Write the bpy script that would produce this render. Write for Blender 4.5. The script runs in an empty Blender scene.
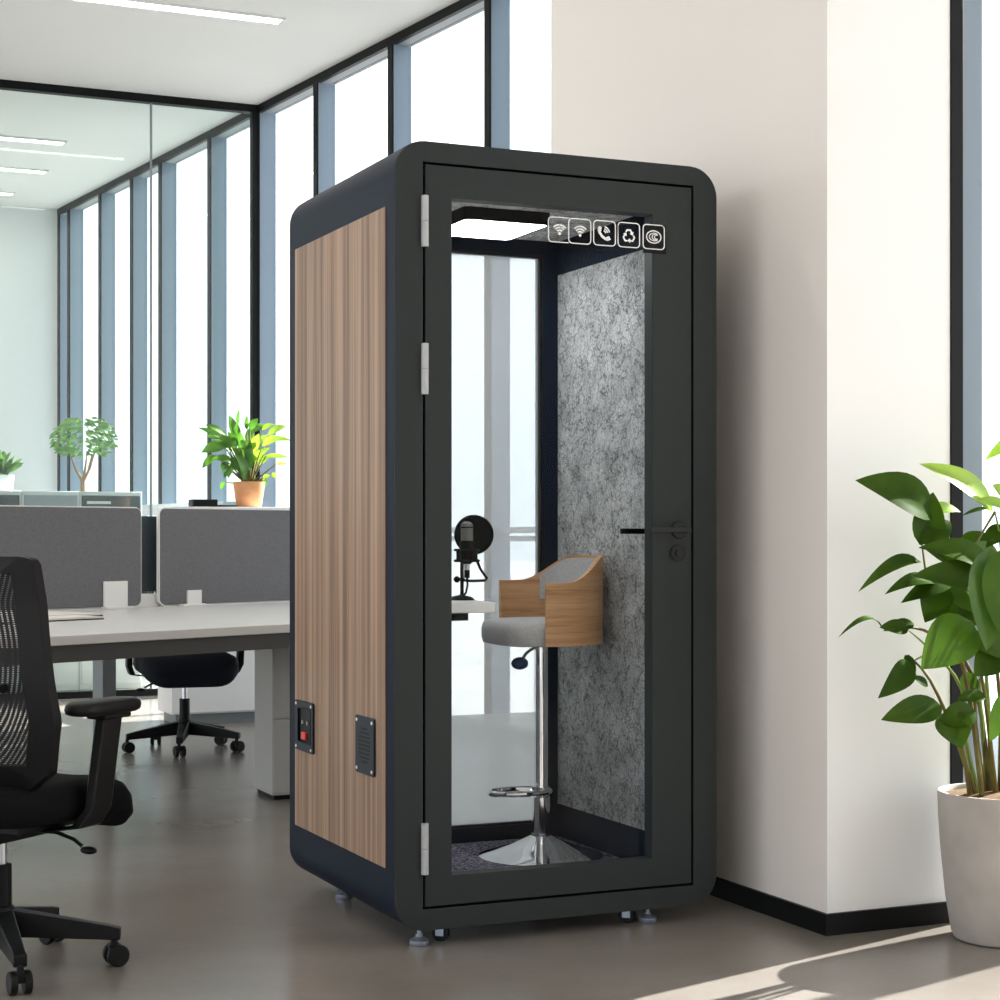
import bpy, bmesh, math, random
from mathutils import Vector, Matrix

random.seed(7)
SC = bpy.context.scene
COL = SC.collection
F, EYE, HOR = 1800.0, 1.12, 535.0       # lens in pixels, eye height, eye level row

# ------------------------------------------------------------------ helpers
def P(px, py, Y):                        # a point of the photo at depth Y
    return Vector(((px - 500) / F * Y, Y, EYE - (py - HOR) / F * Y))
def G(px, py, z=0.0):                    # where a pixel meets the level z
    return P(px, py, (EYE - z) * F / (py - HOR))
def on_line(px, p, d):                   # plan point where pixel column px crosses the line p + t d
    r = (px - 500) / F
    t = (r * p[1] - p[0]) / (d[0] - r * d[1])
    return Vector((p[0] + d[0] * t, p[1] + d[1] * t)), t

def V2(a): return Vector((math.sin(a), math.cos(a)))
UR = Vector((0.9138, 0.4061))            # to the right along the booth front
UL = Vector((-0.4061, 0.9138))           # to the back along the booth side
RZ = math.atan2(UR.y, UR.x)

class MB:
    def __init__(s): s.v = []; s.f = []; s.sm = []
    def add(s, vs, fs, M=None, smooth=True):
        o = len(s.v)
        for v in vs:
            v = Vector(v)
            s.v.append(M @ v if M is not None else v)
        for f in fs:
            s.f.append([o + i for i in f]); s.sm.append(smooth)
        return s
    def box(s, x0, x1, y0, y1, z0, z1, M=None):
        vs = [(x, y, z) for z in (z0, z1) for y in (y0, y1) for x in (x0, x1)]
        fs = [(0,2,3,1),(4,5,7,6),(0,1,5,4),(2,6,7,3),(0,4,6,2),(1,3,7,5)]
        return s.add(vs, fs, M)
    def prism(s, poly, h0, h1, M=None):  # counter-clockwise polygon in xy, extruded in z
        n = len(poly)
        vs = [(p[0], p[1], h0) for p in poly] + [(p[0], p[1], h1) for p in poly]
        fs = [tuple(range(n - 1, -1, -1)), tuple(range(n, 2 * n))]
        fs += [(i, (i + 1) % n, n + (i + 1) % n, n + i) for i in range(n)]
        return s.add(vs, fs, M)
    def ring(s, a, b, h0, h1, M=None):   # two outlines with the same count, extruded
        n = len(a)
        vs = []
        for h in (h0, h1):
            vs += [(p[0], p[1], h) for p in a] + [(p[0], p[1], h) for p in b]
        fs = []
        for i in range(n):
            j = (i + 1) % n
            fs.append((i, n + i, n + j, j))
            fs.append((2*n + i, 2*n + j, 3*n + j, 3*n + i))
            fs.append((i, j, 2*n + j, 2*n + i))
            fs.append((n + i, 3*n + i, 3*n + j, n + j))
        return s.add(vs, fs, M)
    def lathe(s, prof, n=24, M=None):
        vs, fs = [], []
        for r, z in prof:
            for k in range(n):
                a = 2 * math.pi * k / n
                vs.append((r * math.cos(a), r * math.sin(a), z))
        for i in range(len(prof) - 1):
            for k in range(n):
                l = (k + 1) % n
                fs.append((i*n + k, i*n + l, (i+1)*n + l, (i+1)*n + k))
        if prof[0][0] > 1e-5: fs.append(tuple(range(n - 1, -1, -1)))
        if prof[-1][0] > 1e-5: fs.append(tuple(range((len(prof)-1)*n, len(prof)*n)))
        return s.add(vs, fs, M)
    def cyl(s, a, b, r, n=16, r2=None):
        return s.tube([a, b], [r, r if r2 is None else r2], n)
    def tube(s, pts, r, n=10, closed=False, flat=1.0):
        pts = [Vector(p) for p in pts]; m = len(pts)
        rr = r if isinstance(r, (list, tuple)) else [r] * m
        tang = []
        for i in range(m):
            a = pts[(i - 1) % m] if (closed or i > 0) else pts[i]
            b = pts[(i + 1) % m] if (closed or i < m - 1) else pts[i]
            tang.append((b - a).normalized())
        up = Vector((0, 0, 1)) if abs(tang[0].z) < 0.9 else Vector((1, 0, 0))
        x = tang[0].cross(up).normalized(); vs, fs = [], []
        for i in range(m):
            x = (x - tang[i] * x.dot(tang[i])).normalized()
            y = tang[i].cross(x)
            for k in range(n):
                a = 2 * math.pi * k / n
                vs.append(pts[i] + x * (rr[i] * math.cos(a)) + y * (rr[i] * flat * math.sin(a)))
        for i in range(m if closed else m - 1):
            j = (i + 1) % m
            for k in range(n):
                l = (k + 1) % n
                fs.append((i*n + k, i*n + l, j*n + l, j*n + k))
        if not closed:
            fs.append(tuple(range(n - 1, -1, -1))); fs.append(tuple(range((m-1)*n, m*n)))
        return s.add(vs, fs)
    def ball(s, c, r, n=12, sx=1, sy=1, sz=1):
        prof = [(max(1e-6, math.sin(math.pi*i/8)) * r, -math.cos(math.pi*i/8) * r) for i in range(9)]
        M = Matrix.Translation(c) @ Matrix.Diagonal((sx, sy, sz, 1))
        return s.lathe(prof, n, M)
    def leaf(s, base, tip, w, up=(0, -.8, .6), arch=.06, fold=.25, n=8, peak=.42, twist=0.0):
        base, tip = Vector(base), Vector(tip)
        ax = tip - base; L = ax.length; ax = ax / L
        up = Vector(up)
        side = ax.cross(up)
        if side.length < 1e-3: side = ax.cross(Vector((1, 0, 0)))
        side.normalize()
        if twist: side = Matrix.Rotation(twist, 3, ax) @ side
        nor = side.cross(ax)
        vs, fs = [], []
        off = (-1, -.55, 0, .55, 1)
        for i in range(n + 1):
            t = i / n
            e = math.log(.5) / math.log(peak)
            hw = .5 * w * max(0.02, math.sin(math.pi * min(1, max(0, t)) ** e)) ** .85
            if i == n: hw = .002 * L
            c = base + ax * (L * t) + nor * (arch * L * (4 * t * (1 - t))) - nor * (arch * L * t * t * .6)
            for o in off:
                vs.append(c + side * (o * hw) + nor * (fold * abs(o) * hw))
        for i in range(n):
            for k in range(4):
                a = i * 5 + k
                fs.append((a, a + 1, a + 6, a + 5))
        return s.add(vs, fs)
    def build(s, name, mat, parent=None, bevel=0.0, seg=2, sharp=35, sub=0, M=None, loc=None):
        me = bpy.data.meshes.new(name)
        me.from_pydata([tuple(v) for v in s.v], [], s.f)
        bm = bmesh.new(); bm.from_mesh(me)
        bmesh.ops.remove_doubles(bm, verts=bm.verts, dist=1e-6)
        bmesh.ops.dissolve_degenerate(bm, edges=bm.edges, dist=1e-6)
        bmesh.ops.recalc_face_normals(bm, faces=bm.faces)
        bm.to_mesh(me); bm.free()
        if mat: me.materials.append(mat)
        me.shade_smooth()
        me.set_sharp_from_angle(angle=math.radians(sharp))
        o = bpy.data.objects.new(name, me); COL.objects.link(o)
        if parent: o.parent = parent
        if loc: o.location = loc
        if sub:
            m = o.modifiers.new('sub', 'SUBSURF'); m.levels = sub; m.render_levels = sub
        if bevel:
            m = o.modifiers.new('bevel', 'BEVEL'); m.width = bevel; m.segments = seg
            m.limit_method = 'ANGLE'; m.angle_limit = math.radians(40)
        return o

def tag(o, label, cat, group=None, kind=None):
    o['label'] = label; o['category'] = cat
    if group: o['group'] = group
    if kind: o['kind'] = kind
    return o
def thing(name, label, cat, loc=(0, 0, 0), rz=0.0, group=None):
    o = bpy.data.objects.new(name, None); COL.objects.link(o)
    o.empty_display_size = .1
    o.location = loc; o.rotation_euler = (0, 0, rz)
    return tag(o, label, cat, group)
def struct(o):
    o['kind'] = 'structure'; return o
def copy_tree(o, parent=None):
    c = o.copy(); COL.objects.link(c)
    if parent: c.parent = parent
    for ch in list(o.children): copy_tree(ch, c)
    return c
def rrect(x0, x1, z0, z1, r, n=8):       # rounded rectangle, counter-clockwise
    out = []
    for cx, cz, a0 in ((x1 - r, z1 - r, 0), (x0 + r, z1 - r, 90), (x0 + r, z0 + r, 180), (x1 - r, z0 + r, 270)):
        for k in range(n + 1):
            a = math.radians(a0 + 90 * k / n)
            out.append((cx + r * math.cos(a), cz + r * math.sin(a)))
    return out
def crect(x0, x1, z0, z1, n=8):          # a sharp rectangle with the same point count
    out = []
    for cx, cz in ((x1, z1), (x0, z1), (x0, z0), (x1, z0)):
        out += [(cx, cz)] * (n + 1)
    return out
FRONT = Matrix(((1,0,0,0),(0,0,1,0),(0,1,0,0),(0,0,0,1)))   # shape drawn in xz, depth along y

# ------------------------------------------------------------------ materials
def new_mat(name):
    m = bpy.data.materials.new(name); m.use_nodes = True
    nt = m.node_tree
    return m, nt, nt.nodes, nt.links, nt.nodes['Principled BSDF']
def mat(name, col, rough=.5, metal=0.0, spec=.5, coat=0.0):
    m, nt, N, L, b = new_mat(name)
    b.inputs['Base Color'].default_value = (*col, 1)
    b.inputs['Roughness'].default_value = rough
    b.inputs['Metallic'].default_value = metal
    b.inputs['Specular IOR Level'].default_value = spec
    b.inputs['Coat Weight'].default_value = coat
    return m
def ramp(N, stops):
    r = N.new('ShaderNodeValToRGB')
    e = r.color_ramp.elements
    while len(e) < len(stops): e.new(.5)
    for i, (p, c) in enumerate(stops):
        e[i].position = p; e[i].color = (*c, 1)
    return r
def coords(N, L, scale, kind='Object', rot=(0, 0, 0)):
    t = N.new('ShaderNodeTexCoord'); m = N.new('ShaderNodeMapping')
    m.inputs['Scale'].default_value = scale; m.inputs['Rotation'].default_value = rot
    L.new(t.outputs[kind], m.inputs['Vector'])
    return m.outputs['Vector']
def noise(N, L, vec, scale, detail=3, rough=.5, dist=0.0):
    n = N.new('ShaderNodeTexNoise')
    n.inputs['Scale'].default_value = scale; n.inputs['Detail'].default_value = detail
    n.inputs['Roughness'].default_value = rough; n.inputs['Distortion'].default_value = dist
    L.new(vec, n.inputs['Vector'])
    return n.outputs['Fac']
def speckle(name, stops, scale, rough=.9, detail=2, spec=.2, sc=(1, 1, 1), bump=0.0):
    m, nt, N, L, b = new_mat(name)
    f = noise(N, L, coords(N, L, sc), scale, detail, .6)
    r = ramp(N, stops); L.new(f, r.inputs['Fac']); L.new(r.outputs['Color'], b.inputs['Base Color'])
    b.inputs['Roughness'].default_value = rough; b.inputs['Specular IOR Level'].default_value = spec
    if bump:
        bp = N.new('ShaderNodeBump'); bp.inputs['Strength'].default_value = bump; bp.inputs['Distance'].default_value = .002
        L.new(f, bp.inputs['Height']); L.new(bp.outputs['Normal'], b.inputs['Normal'])
    return m
def wood(name, c0, c1, c2, sc, s1=3.0, rough=.5, low=.0):
    m, nt, N, L, b = new_mat(name)
    v = coords(N, L, sc)
    f1 = noise(N, L, v, s1, 4, .65, .2); f2 = noise(N, L, v, s1 * 5, 3, .6)
    f0 = noise(N, L, v, s1 * .3, 2, .5)
    m0 = N.new('ShaderNodeMath'); m0.operation = 'MULTIPLY_ADD'
    L.new(f0, m0.inputs[0]); m0.inputs[1].default_value = low; L.new(f1, m0.inputs[2])
    m1 = N.new('ShaderNodeMath'); m1.operation = 'SUBTRACT'; L.new(m0.outputs[0], m1.inputs[0]); m1.inputs[1].default_value = low * .5
    mx = N.new('ShaderNodeMath'); mx.operation = 'MULTIPLY_ADD'
    L.new(f2, mx.inputs[0]); mx.inputs[1].default_value = .45; L.new(m1.outputs[0], mx.inputs[2])
    r = ramp(N, [(.52, c0), (.70, c1), (.90, c2)])
    L.new(mx.outputs[0], r.inputs['Fac']); L.new(r.outputs['Color'], b.inputs['Base Color'])
    b.inputs['Roughness'].default_value = rough; b.inputs['Specular IOR Level'].default_value = .35
    return m
def felt(name, lum=1.0):
    m, nt, N, L, b = new_mat(name)
    v = coords(N, L, (1, 1, 1))
    def vein(scale, dist, width, dark):          # thin winding lines where the noise crosses one half
        f = noise(N, L, v, scale, 6, .6, dist)
        a = N.new('ShaderNodeMath'); a.operation = 'SUBTRACT'; L.new(f, a.inputs[0]); a.inputs[1].default_value = .5
        c = N.new('ShaderNodeMath'); c.operation = 'ABSOLUTE'; L.new(a.outputs[0], c.inputs[0])
        r = ramp(N, [(0.0, (dark,) * 3), (width, (.9,) * 3), (width * 3, (1, 1, 1))])
        L.new(c.outputs[0], r.inputs['Fac']); return r.outputs['Color']
    def mul(a, b_, f=1.0):
        mx = N.new('ShaderNodeMix'); mx.data_type = 'RGBA'; mx.blend_type = 'MULTIPLY'; mx.inputs['Factor'].default_value = f
        L.new(a, mx.inputs['A']); L.new(b_, mx.inputs['B']); return mx.outputs['Result']
    base = ramp(N, [(.36, (.40, .41, .41)), (.64, (.60, .61, .61))]); L.new(noise(N, L, v, 9, 3), base.inputs['Fac'])
    spk = ramp(N, [(.38, (.62, .62, .62)), (.62, (1.15, 1.15, 1.15))]); L.new(noise(N, L, v, 170, 2, .6), spk.inputs['Fac'])
    c = mul(base.outputs['Color'], vein(12, .35, .013, .16)); c = mul(c, vein(22, .3, .012, .30)); c = mul(c, spk.outputs['Color'], .8)
    if lum != 1:
        k = N.new('ShaderNodeRGB'); k.outputs[0].default_value = (lum, lum, lum, 1); c = mul(c, k.outputs[0])
    L.new(c, b.inputs['Base Color'])
    b.inputs['Roughness'].default_value = .95; b.inputs['Specular IOR Level'].default_value = .1
    return m
def thin_glass(name, tint=(.95, .97, .97), refl=.6):
    m, nt, N, L, b = new_mat(name)
    N.remove(b)
    t = N.new('ShaderNodeBsdfTransparent'); t.inputs['Color'].default_value = (*tint, 1)
    g = N.new('ShaderNodeBsdfGlossy'); g.inputs['Roughness'].default_value = 0.02
    fr = N.new('ShaderNodeFresnel'); fr.inputs['IOR'].default_value = 1.35
    k = N.new('ShaderNodeMath'); k.operation = 'MULTIPLY'; k.inputs[1].default_value = refl
    mx = N.new('ShaderNodeMixShader')
    L.new(fr.outputs[0], k.inputs[0]); L.new(k.outputs[0], mx.inputs[0])
    L.new(t.outputs[0], mx.inputs[1]); L.new(g.outputs[0], mx.inputs[2])
    L.new(mx.outputs[0], N['Material Output'].inputs['Surface'])
    return m
def emit(name, col, s):
    m, nt, N, L, b = new_mat(name)
    b.inputs['Base Color'].default_value = (*col, 1)
    b.inputs['Emission Color'].default_value = (*col, 1); b.inputs['Emission Strength'].default_value = s
    return m
def leafmat(name, c0, c1, trans=.35, gloss=.05):
    m, nt, N, L, b = new_mat(name); N.remove(b)
    f = noise(N, L, coords(N, L, (1, 1, 1)), 9, 2)
    r = ramp(N, [(.3, c0), (.7, c1)]); L.new(f, r.inputs['Fac'])
    d = N.new('ShaderNodeBsdfDiffuse'); L.new(r.outputs['Color'], d.inputs['Color'])
    t = N.new('ShaderNodeBsdfTranslucent'); L.new(r.outputs['Color'], t.inputs['Color'])
    mx = N.new('ShaderNodeMixShader'); mx.inputs[0].default_value = trans
    L.new(d.outputs[0], mx.inputs[1]); L.new(t.outputs[0], mx.inputs[2])
    g = N.new('ShaderNodeBsdfGlossy'); g.inputs['Roughness'].default_value = .38; g.inputs['Color'].default_value = (.9, .95, .85, 1)
    m2 = N.new('ShaderNodeMixShader'); m2.inputs[0].default_value = gloss
    L.new(mx.outputs[0], m2.inputs[1]); L.new(g.outputs[0], m2.inputs[2])
    L.new(m2.outputs[0], N['Material Output'].inputs['Surface'])
    return m
def meshfab(name, col, dens=.55):
    m, nt, N, L, b = new_mat(name)
    b.inputs['Base Color'].default_value = (*col, 1); b.inputs['Roughness'].default_value = .8
    v = coords(N, L, (1, 1, 1))
    w = []
    for ax in ('X', 'Z'):
        t = N.new('ShaderNodeTexWave'); t.bands_direction = ax; t.inputs['Scale'].default_value = 70
        L.new(v, t.inputs['Vector']); w.append(t.outputs['Fac'])
    mm = N.new('ShaderNodeMath'); mm.operation = 'MINIMUM'; L.new(w[0], mm.inputs[0]); L.new(w[1], mm.inputs[1])
    gt = N.new('ShaderNodeMath'); gt.operation = 'GREATER_THAN'; gt.inputs[1].default_value = dens; L.new(mm.outputs[0], gt.inputs[0])
    t = N.new('ShaderNodeBsdfTransparent'); mx = N.new('ShaderNodeMixShader')
    L.new(gt.outputs[0], mx.inputs[0]); L.new(b.outputs[0], mx.inputs[1]); L.new(t.outputs[0], mx.inputs[2])
    L.new(mx.outputs[0], N['Material Output'].inputs['Surface'])
    return m

M = {}
M['shell']   = mat('booth_metal', (.0020, .0078, .0215), .5, 0, .12)  # blue sky reflection of the booth side put into the base colour
M['front']   = mat('door_metal', (.0225, .0278, .0285), .5, 0, .2)
M['lever']   = mat('lever_metal', (.010, .011, .0115), .45, 0, .3)
M['black']   = mat('black_frame', (.005, .0055, .006), .5, 0, .15)
M['plastic'] = mat('black_plastic', (.0045, .0045, .005), .5, 0, .22)
M['fabric']  = speckle('black_fabric', [(.3, (.003, .003, .0035)), (.7, (.008, .008, .009))], 300, .95, spec=.1)
M['navy']    = speckle('dark_navy_fabric', [(.3, (.006, .008, .013)), (.7, (.014, .018, .027))], 300, .85, spec=.2)
M['fin']     = mat('blue_grey_metal', (.22, .275, .34), .5, 0, .3)
M['pale']    = mat('pale_metal', (.55, .59, .63), .5)
M['rev']     = mat('reveal_grey', (.30, .32, .34), .6)
M['chrome']  = mat('chrome', (.85, .86, .88), .08, 1)
M['steel']   = mat('brushed_steel', (.55, .57, .6), .32, 1)
M['zinc']    = mat('zinc', (.32, .37, .45), .35, .6)
M['hinge']   = mat('hinge_grey', (.42, .43, .44), .45, .2)
M['white']   = mat('white_laminate', (.78, .78, .78), .45)
M['whitec']  = mat('white_bracket', (.80, .79, .77), .5)
M['paint']   = mat('wall_paint', (.80, .785, .765), .85, 0, .2)
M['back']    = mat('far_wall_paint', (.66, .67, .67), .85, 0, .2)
M['cool']    = mat('cool_wall_paint', (.84, .85, .86), .85, 0, .2)
M['warm']    = mat('warm_wall_paint', (.85, .80, .755), .85, 0, .2)
M['ceil']    = mat('ceiling_paint', (.81, .805, .795), .9, 0, .1)
M['desk']    = mat('desk_laminate', (.68, .665, .645), .35)
M['apron']   = mat('desk_beam', (.065, .064, .063), .5)
M['leg']     = mat('grey_leg', (.21, .235, .25), .5)
M['ped']     = mat('pedestal_grey', (.40, .395, .38), .5)
M['lamp']    = emit('lamp_light', (1, .955, .90), 15)
M['panel']   = emit('booth_light', (1, 1, 1), 17)
M['glass']   = thin_glass('clear_glass', (.97, .98, .985), .2)
M['wglass']  = thin_glass('window_glass', (.95, .975, .985), .3)

def frosted(name, a, tint=(.97, .98, .985), refl=.3):
    m = thin_glass(name, tint, refl); N, L = m.node_tree.nodes, m.node_tree.links
    t = N.new('ShaderNodeBsdfTranslucent'); t.inputs['Color'].default_value = (.93, .945, .96, 1)
    o = N['Material Output']; src = o.inputs['Surface'].links[0].from_socket
    mx = N.new('ShaderNodeMixShader'); mx.inputs[0].default_value = a
    L.new(src, mx.inputs[1]); L.new(t.outputs[0], mx.inputs[2]); L.new(mx.outputs[0], o.inputs['Surface'])
    return m
M['pglass']  = frosted('partition_glass', .012, (.89, .94, .93), .8)
M['frost']   = frosted('frosted_glass', .36)
M['film']    = frosted('privacy_film', .60)
M['wood']    = wood('walnut_veneer', (.145, .086, .056), (.265, .158, .098), (.43, .28, .19), (1, 14, .12), 2.6, .45, .55)
M['oak']     = wood('bent_oak', (.45, .225, .095), (.62, .34, .16), (.70, .42, .22), (.8, .8, 16), 4.0, .45)
M['felt']    = felt('grey_felt')
M['felt2']   = felt('light_felt', 1.6)  # the wall felt again, brightened in colour as if lit
M['plate']   = mat('navy_plate', (.011, .018, .029), .5, 0, .25)
M['screen']  = speckle('screen_fabric', [(.3, (.12, .12, .13)), (.5, (.16, .16, .17)), (.75, (.21, .21, .22))], 260, .95)
M['carpet']  = speckle('carpet', [(.40, (.04, .037, .06)), (.5, (.15, .14, .20)), (.62, (.40, .38, .48))], 125, .95)
M['cush']    = speckle('cushion_fabric', [(.3, (.48, .48, .485)), (.7, (.60, .60, .605))], 160, .9)
M['paper']   = mat('paper', (.78, .75, .70), .7)
M['red']     = mat('red_switch', (.75, .03, .03), .35)
M['icon']    = mat('white_print', (.82, .83, .83), .5)
M['soil']    = speckle('soil', [(.3, (.05, .028, .012)), (.6, (.16, .09, .035)), (.75, (.3, .19, .08))], 60, .95)
M['pot']     = speckle('stone_pot', [(.3, (.37, .34, .31)), (.7, (.44, .41, .38))], 8, .75)
M['terra']   = speckle('terracotta', [(.3, (.50, .23, .105)), (.7, (.60, .30, .15))], 14, .8)
M['leaf']    = leafmat('dark_leaf', (.019, .052, .003), (.042, .088, .004), .15, .012)
M['young']   = leafmat('bright_leaf', (.22, .40, .02), (.36, .55, .05), .4, .06)  # new leaves, with their backlight put into the brighter colour
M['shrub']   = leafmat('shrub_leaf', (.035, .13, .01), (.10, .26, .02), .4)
M['treelf']  = leafmat('tree_leaf', (.05, .13, .03), (.12, .24, .06), .4)
M['stem']    = mat('stem', (.13, .13, .03), .6)
M['stemr']   = speckle('brown_stem', [(.3, (.085, .045, .015)), (.7, (.16, .15, .035))], 12, .6)
M['bark']    = mat('bark', (.20, .12, .07), .9)
M['drawerd'] = mat('dark_drawer', (.055, .075, .085), .5)
M['drawerg'] = mat('grey_drawer', (.33, .37, .40), .5)
M['mesh']    = meshfab('back_mesh', (.008, .008, .009), .70)
M['pop']     = mat('pop_screen', (.006, .007, .008), .6, 0, .2)
M['micgr']   = speckle('mic_grille', [(.3, (.12, .12, .12)), (.7, (.30, .30, .30))], 420, .5)
M['ground']  = speckle('paving', [(.3, (.30, .30, .295)), (.7, (.36, .36, .35))], 1, .9)
M['tower']   = mat('tower_render', (.5, .5, .5), .8)

def concrete():
    m, nt, N, L, b = new_mat('polished_concrete')
    v = coords(N, L, (1, 1, 1))
    f = noise(N, L, v, 1.3, 3, .5, .2); f2 = noise(N, L, v, 24, 3, .6)
    mx = N.new('ShaderNodeMath'); mx.operation = 'MULTIPLY_ADD'
    L.new(f2, mx.inputs[0]); mx.inputs[1].default_value = .16; L.new(f, mx.inputs[2])
    r = ramp(N, [(.35, (.180, .158, .138)), (.62, (.222, .198, .176)), (.85, (.265, .242, .220))])
    L.new(mx.outputs[0], r.inputs['Fac']); L.new(r.outputs['Color'], b.inputs['Base Color'])
    b.inputs['Roughness'].default_value = .23
    b.inputs['Specular IOR Level'].default_value = .5
    return m
M['floor'] = concrete()

# ------------------------------------------------------------------ the room
H = 4.19
CC = Vector((0.916, 5.04))                                  # column corner on the floor
CL = CC + UL * 1.790
WD = Vector((-0.511, 0.8596)).normalized()                  # window side, going back
WN = Vector((WD.y, -WD.x))                                  # and outward
WA = Vector((0.269, 9.49))
GC, _ = on_line(256, WA, WD)                                # corner of glass partition and window side
EC, _ = on_line(57, WA, WD)                                 # far corner
JT = 0.4235
room = [Vector((-9, -3)), Vector((6, -3)), Vector((6, (CC + UR * 5).y)), CC + UR * 5, CC, CL, WA, EC, EC - UR * 8]
def outset(poly, d):
    c = sum(poly, Vector((0, 0))) / len(poly)
    return [p + (p - c).normalized() * d for p in poly]
slab = [room[0], room[1], room[2], CC + UR * 5 + UL * .12, CC + UR * .42 + UL * .12, CC + UR * .42 + UL * 1.8,
        WA + WN * .55, WA + WN * .16, EC + WN * .16 + WD * .2, EC - UR * 8 + UL * .3]
struct(MB().prism(slab, -.25, 0).build('floor', M['floor']))
struct(MB().prism(slab, H, H + .35).build('ceiling', M['ceil']))
b = MB(); b.prism([(-60, -30), (60, -30), (60, 120), (-60, 120)], -.62, -.6)
struct(b.build('ground', M['ground']))

# white column block with its return to the window side
R1 = CC + UR * JT
poly = [CC, R1, R1 + UL * .10, CC + UR * .42 + UL * .10, CC + UR * .42 + UL * 1.8, WA + WN * .5, WA, CL]
wr = struct(MB().prism(poly, 0, H).build('wall_right', M['cool'], sharp=20))
wr.data.materials.append(M['warm'])                         # warm indoor light tinted into the room side, cool sky light into the rest
for f in wr.data.polygons:
    if f.normal.x * -UR.x + f.normal.y * -UR.y > .7: f.material_index = 1
b = MB()
o1 = (-UR) * .012; o2 = (-UL) * .012
b.prism([CC + o1 + o2, CC + o1 * 0 , CL, CL + o1], 0, .06)
b.prism([CC + o1 + o2, R1 + o2, R1, CC], 0, .0601)
struct(b.build('baseboard_right', M['black']))
# far wall of the meeting room
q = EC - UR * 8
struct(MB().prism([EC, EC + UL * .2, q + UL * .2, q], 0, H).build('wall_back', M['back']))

# window side: each bay is pane + mullion with a deep blue fin
def bar(p, along, a0, a1, out, o0, o1, z0, z1, bm):
    c = [p + along * a0 + out * o0, p + along * a1 + out * o0, p + along * a1 + out * o1, p + along * a0 + out * o1]
    bm.prism(c, z0, z1); return bm
cols = [484, 387.5, 313, 255, 207, 158, 129.5, 98, 67]
pts = [on_line(c, WA, WD)[1] for c in cols] + [(EC - WA).length]
edges = [0.0] + pts
n_w = 0
for i in range(len(edges) - 1):
    a0, a1 = edges[i], edges[i + 1]
    n_w += 1
    w = MB(); bar(WA, WD, a0 + .0, a1, WN, .105, .117, .05, H - .05, w)
    wo = struct(w.build('window_%d' % n_w, M['wglass']))
    k = MB(); bar(WA, WD, a1 - .062, a1, WN, 0, .012, 0, H, k)
    k.build('mullion', M['black'], wo, .002)
    k = MB(); bar(WA, WD, a1 - .05, a1 - .006, WN, .012, .14, 0, H - .0505, k)
    k.build('fin', M['fin'], wo)
    k = MB(); bar(WA, WD, a0, a1 - .062, WN, 0, .03, H - .055, H, k)
    bar(WA, WD, a0, a1 - .062, WN, 0, .03, 0, .05, k)
    k.build('window_frame', M['black'], wo)
    k = MB(); bar(WA, WD, a0, a1 - .05, WN, .03, .14, H - .05, H - .001, k)
    bar(WA, WD, a0, a1 - .05, WN, .03, .14, 0, .05, k)
    k.build('reveal', M['rev'], wo)
    k = MB(); bar(WA, WD, a0, a1 - .05, WN, .08, .14, 1.085, 1.115, k)
    bar(WA, WD, a0, a1 - .05, WN, .06, .14, 1.13, 1.165, k)
    k.build('transom', M['pale'], wo)

# right window beside the column
ts = [JT, 1.75, 3.1, 4.45]
for i in range(3):
    n_w += 1
    a0, a1 = ts[i], ts[i + 1]
    w = MB(); bar(CC, UR, a0, a1, UL, .045, .057, .05, H - .05, w)
    wo = struct(w.build('window_%d' % n_w, M['wglass']))
    k = MB(); bar(CC, UR, a0, a0 + .0441, UL, -.005, .04, 0, H, k); k.build('mullion', M['black'], wo, .002)
    k = MB(); bar(CC, UR, a0 + .0441, a0 + .1255, UL, .012, .09, 0, H, k); k.build('fin', M['fin'], wo)
    k = MB(); bar(CC, UR, a0 + .1255, a1, UL, .01, .07, 0, .06, k); bar(CC, UR, a0 + .1255, a1, UL, .01, .07, H - .06, H, k)
    k.build('window_frame', M['black'], wo)

struct(MB().box(-1.5, 6, -3.2, -3, 0, H).build('wall_front', M['paint']))  # unseen wall added to dim the column's right face
struct(MB().box(6, 6.2, -3.2, 1.2, 0, H).build('wall_side', M['paint']))  # second added wall, cut short to tune the same dimming
# glass partition of the meeting room
gw = MB(); J, tj = on_line(151, GC, UR)
GL = GC - UR * 7
def gbar(a0, a1, o0, o1, z0, z1, bm): return bar(GC, -UR, a0, a1, UL, o0, o1, z0, z1, bm)
gbar(.03, -tj - .004, -.006, .006, .045, H - .05, gw)
gbar(-tj + .004, 3.2, -.006, .006, .045, H - .05, gw); gbar(3.21, 7, -.006, .006, .045, H - .05, gw)
g = struct(gw.build('wall_glass', M['pglass']))
k = MB(); gbar(0, 7, -.035, .035, H - .055, H, k); k.build('head_rail', M['black'], g)
k = MB(); gbar(0, 7, -.025, .025, 0, .045, k); k.build('floor_rail', M['black'], g)
k = MB(); gbar(-tj - .006, -tj + .006, -.012, .012, .045, H - .055, k); k.build('joint', M['leg'], g)
k = MB(); gbar(-.01, .035, -.035, .035, 0, H - .055, k); k.build('corner_post', M['black'], g)

k = MB(); tG = (GC - WA).length; bar(WA, WD, tG + .12, (EC - WA).length, WN, -.20, 0, 1.28, 1.36, k); struct(k.build('trim_1', M['pale']))
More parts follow.
